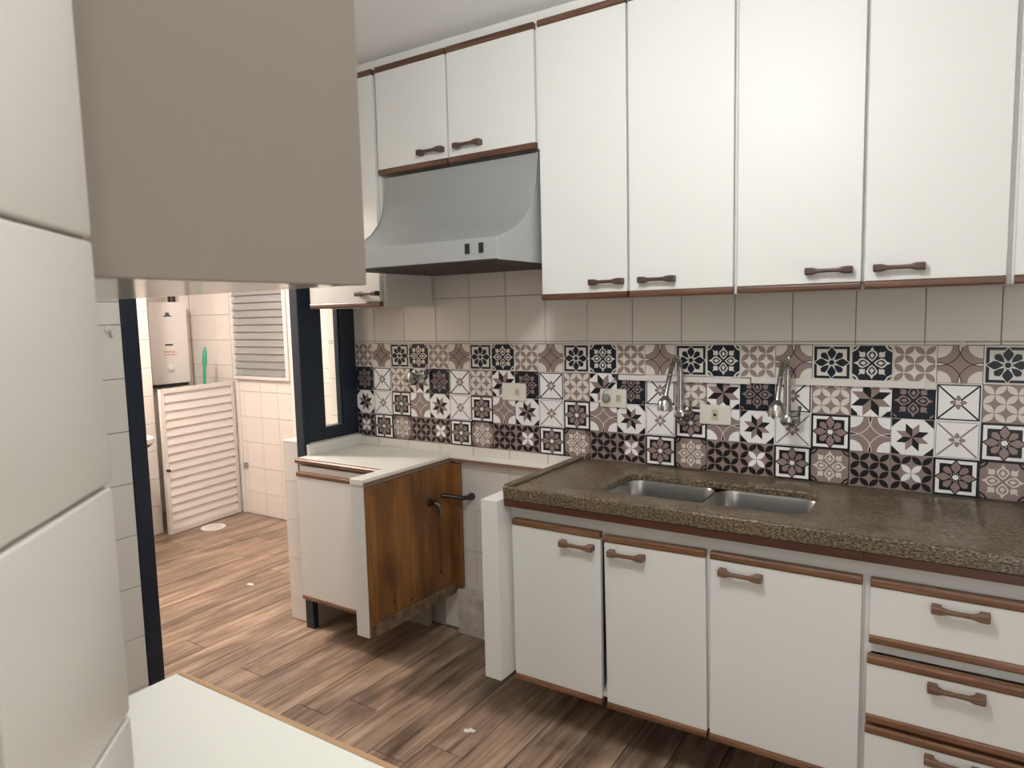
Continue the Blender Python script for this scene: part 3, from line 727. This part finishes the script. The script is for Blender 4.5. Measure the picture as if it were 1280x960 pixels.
# ---- laundry things
# louvred closet door, ajar
ld = empty('louvre_door', (-2.14, .785, .004), 'white aluminium louvred half-height door standing ajar below the water heater', 'door')
LW, LH = .648, 1.028
ang = math.atan2(-.63, .085)  # direction from hinge to free edge
ld.rotation_euler = (0, 0, ang)
for nm, e_ in (('stile', (0, .03, -.012, .012, 0, LH)), ('stile', (LW - .03, LW, -.012, .012, 0, LH)), ('rail', (.0302, LW - .0302, -.012, .012, 0, .032)), ('rail', (.0302, LW - .0302, -.012, .012, LH - .032, LH))):
    bx(nm, e_, 'white_aluminium', ld, .001)
NS = 16; pit = (LH - .07) / NS
slat_me = MB().box(.0, LW - .064, -.002, .002, -.034, .034).mesh('slat', 'white_aluminium', .0008, 1)
for k in range(NS):
    put('slat', slat_me, ld, (.032, 0, .035 + pit * (k + .5)), (math.radians(15), 0, 0))
MB().lathe([(.010, 0), (.010, .006), (.006, .01), (.011, .02), (.008, .026)], (LW - .015, .012, .46), (0, 1, 0), None, 12).build('latch_knob', 'dark_metal', ld)
# tall frame post of the closet
cf = bx('closet_frame', (-2.105, -2.08, .787, .799, 0, 1.045), 'white_aluminium', None, .002)
tag(cf, 'slim aluminium post of the closet frame in the tiled corner', 'post')
lt = bx('door_latch', (-2.07, -2.03, .785, .799, .36, .40), 'steel', None, .002)
tag(lt, 'small metal latch plate on the tiled wall under the louvred window', 'latch')
# louvred window in the right laundry wall
w2 = struct(MB().box(-2.11, -2.085, .770, .806, 1.05, 2.2).box(-1.495, -1.462, .765, .806, 1.05, 2.2).box(-2.085, -1.495, .770, .806, 1.05, 1.075).box(-2.085, -1.495, .770, .806, 2.175, 2.2).build('window_2', 'white_aluminium', bevel=.001))
sm = MB().box(0, .588, -.002, .002, -.031, .031).mesh('slat', 'aluminium', .0008, 1)
for k in range(20):
    put('slat', sm, w2, (-2.084, .785, 1.108 + k * .0545), (math.radians(-16), 0, 0))
struct(bx('trim_3', (-1.458, -1.405, .775, .806, 0, 2.3), 'white_paint', None, .002))
# water heater
ht = empty('water_heater', (-2.66, .535, 1.045), 'white wall-hung gas water heater with a round control knob', 'water heater')
hm_ = MB().loft([[(x, y, z) for y, z in rrect(-.148, .158, -.025, .60, rr)] for x, rr in ((0.002, .012), (.10, .012), (.115, .03))]).build('casing', 'white_plastic', ht, .002)
MB().lathe([(.032, 0), (.032, .003), (.020, .004), (.018, .018), (.006, .019)], (.115, -.004, .095), (1, 0, 0), None, 20).build('knob', 'ivory_plastic', ht)
bx('display', (.1148, .1165, -.032, .030, .268, .280), 'black_plastic', ht)
B = MB().box(.1148, .116, -.045, .058, .196, .200)
B2 = MB()
for k, (hh, oo) in enumerate(((.016, 0), (.01, .004), (.014, 0), (.008, .006), (.013, .002), (.009, 0), (.014, 0))):
    B2.box(.1148, .116, -.040 + k * .0125, -.034 + k * .0125, .212 + oo, .212 + oo + hh)
B.build('red_line', 'red_print', ht); g = B2.build('red_lettering', 'red_print', ht); g['kind'] = 'stuff'
B = MB().box(.1148, .116, -.034, .036, .490, .496).box(.1148, .116, -.014, .016, .508, .520)
B.faces([(.1161, -.028, .497), (.1161, .030, .497), (.1161, .012, .507), (.1161, -.010, .507)], [(0, 1, 2, 3)])
B.build('emblem', 'dark_print', ht)
bx('under_tray', (.0, .10, -.14, .15, -.05, -.0255), 'black_plastic', ht, .002)
MB().tube([(.05, .085, .601), (.05, .085, .78), (.05, .085, 1.2)], .028, None, 14).build('flue_pipe', 'dark_metal', ht)
MB().tube([(.05, -.07, -.05), (.05, -.07, -.40), (.05, -.07, -.9)], .009, None, 8).build('water_pipe', 'chrome', ht)
# green broom leaning in the closet
br = empty('broom', (-2.25, .56, .0), 'green plastic-handled broom standing in the closet behind the louvred door', 'broom')
MB().tube([(0, -.03, .18), (.02, .02, .7), (.035, .045, 1.16)], .011, None, 10).build('stick', 'green_plastic', br)
MB().tube([(.035, .045, 1.155), (.036, .047, 1.18), (.038, .052, 1.26), (.040, .056, 1.30)], [.012, .017, .015, .006], None, 10).build('grip', 'green_plastic', br)
MB().prism([(-.03, 0), (.03, 0), (.02, .14), (.012, .19), (-.012, .19), (-.02, .14)], 'y', -.12, .06).build('brush_head', 'green_plastic', br, .004)
# laundry tub
lt2 = empty('laundry_tub', (-1.9, -.40, .50), 'white laundry tub with rounded rim, mostly hidden behind the blue door jamb', 'tub')
R_ = [[(x, y, z) for x, y in rrect(-.238 + i_, .22 - i_, -.36 + i_, .33 - i_, .12, 8)] for i_, z in ((.002, .230), (.0, .236), (0, .262), (.006, .266), (.022, .262), (.03, .235))]
B = MB(); B.smooth = True; B.loft(R_, None, True); B.build('rim', 'white_plastic', lt2)
R_ = [[(x, y, z) for x, y in rrect(-.238 + i_ * .3, .22 - i_, -.36 + i_, .33 - i_, .11, 8)] for i_, z in ((.15, .10), (.09, .17), (.025, .205), (.006, .2295))]
B = MB(); B.smooth = True; B.loft(R_, None, True); B.build('basin', 'brown_edge', lt2)
# floor drain
fd = empty('floor_drain', (-1.955, .42, 0), 'round pale floor drain cover in front of the louvred door', 'drain')
MB().lathe([(.085, .0), (.085, .004), (.07, .006), (.062, .004), (.001, .004)], (0, 0, 0), (0, 0, 1), None, 28).build('ring', 'white_plastic', fd)
MB().lathe([(.058, .0042), (.058, .007), (.001, .0075)], (0, 0, 0), (0, 0, 1), None, 28).build('cover', 'grey_tile', fd)
# hook on the tiled wall left of the doorway
hh = empty('wall_hook', (.0, -1.205, 1.468), 'small white plastic hook stuck on the tiles left of the blue jamb', 'hook')
MB().lathe([(.016, .0), (.016, .004), (.010, .007)], (0, 0, 0), (1, 0, 0), None, 14).build('base', 'white_plastic', hh)
MB().tube([(.006, 0, .0), (.020, 0, -.006), (.026, 0, -.016), (.024, 0, .004)], .005, None, 8).build('prong', 'white_plastic', hh)
# flakes of plaster on the floor
def flake(x, y, s, label, rz=0):
    pts = [(-1, -.2), (-.5, -.6), (.1, -.35), (.8, -.5), (1.1, .1), (.5, .3), (.2, .7), (-.3, .35), (-.8, .45)]
    o_ = MB().prism([(p[0] * s, p[1] * s) for p in pts], 'z', .0003, .004).build('plaster_flake', 'paper', None, .0, (x, y, 0), (0, 0, rz))
    tag(o_, label, 'debris')
flake(1.144, -.637, .022, 'pale torn flake on the dark plank floor in front of the sink cabinet', .5)
flake(-.762, -.147, .022, 'small pale flake on the laundry floor beyond the doorway', .1)

# ---- ceiling lamps
def lamp(x, y, label):
    l_ = empty('ceiling_lamp', (x, y, CEIL), label, 'lamp')
    MB().lathe([(.15, -.001), (.15, -.03)], (0, 0, 0), (0, 0, 1), None, 32).build('base', 'white_plastic', l_)
    MB().lathe([(.145, -.0305), (.14, -.05), (.10, -.066), (.001, -.07)], (0, 0, 0), (0, 0, 1), None, 32).build('diffuser', 'lamp_diffuser', l_)
lamp(*KLAMP, 'round white ceiling lamp in the middle of the kitchen')
lamp(*LLAMP, 'round white ceiling lamp in the laundry beyond the doorway')
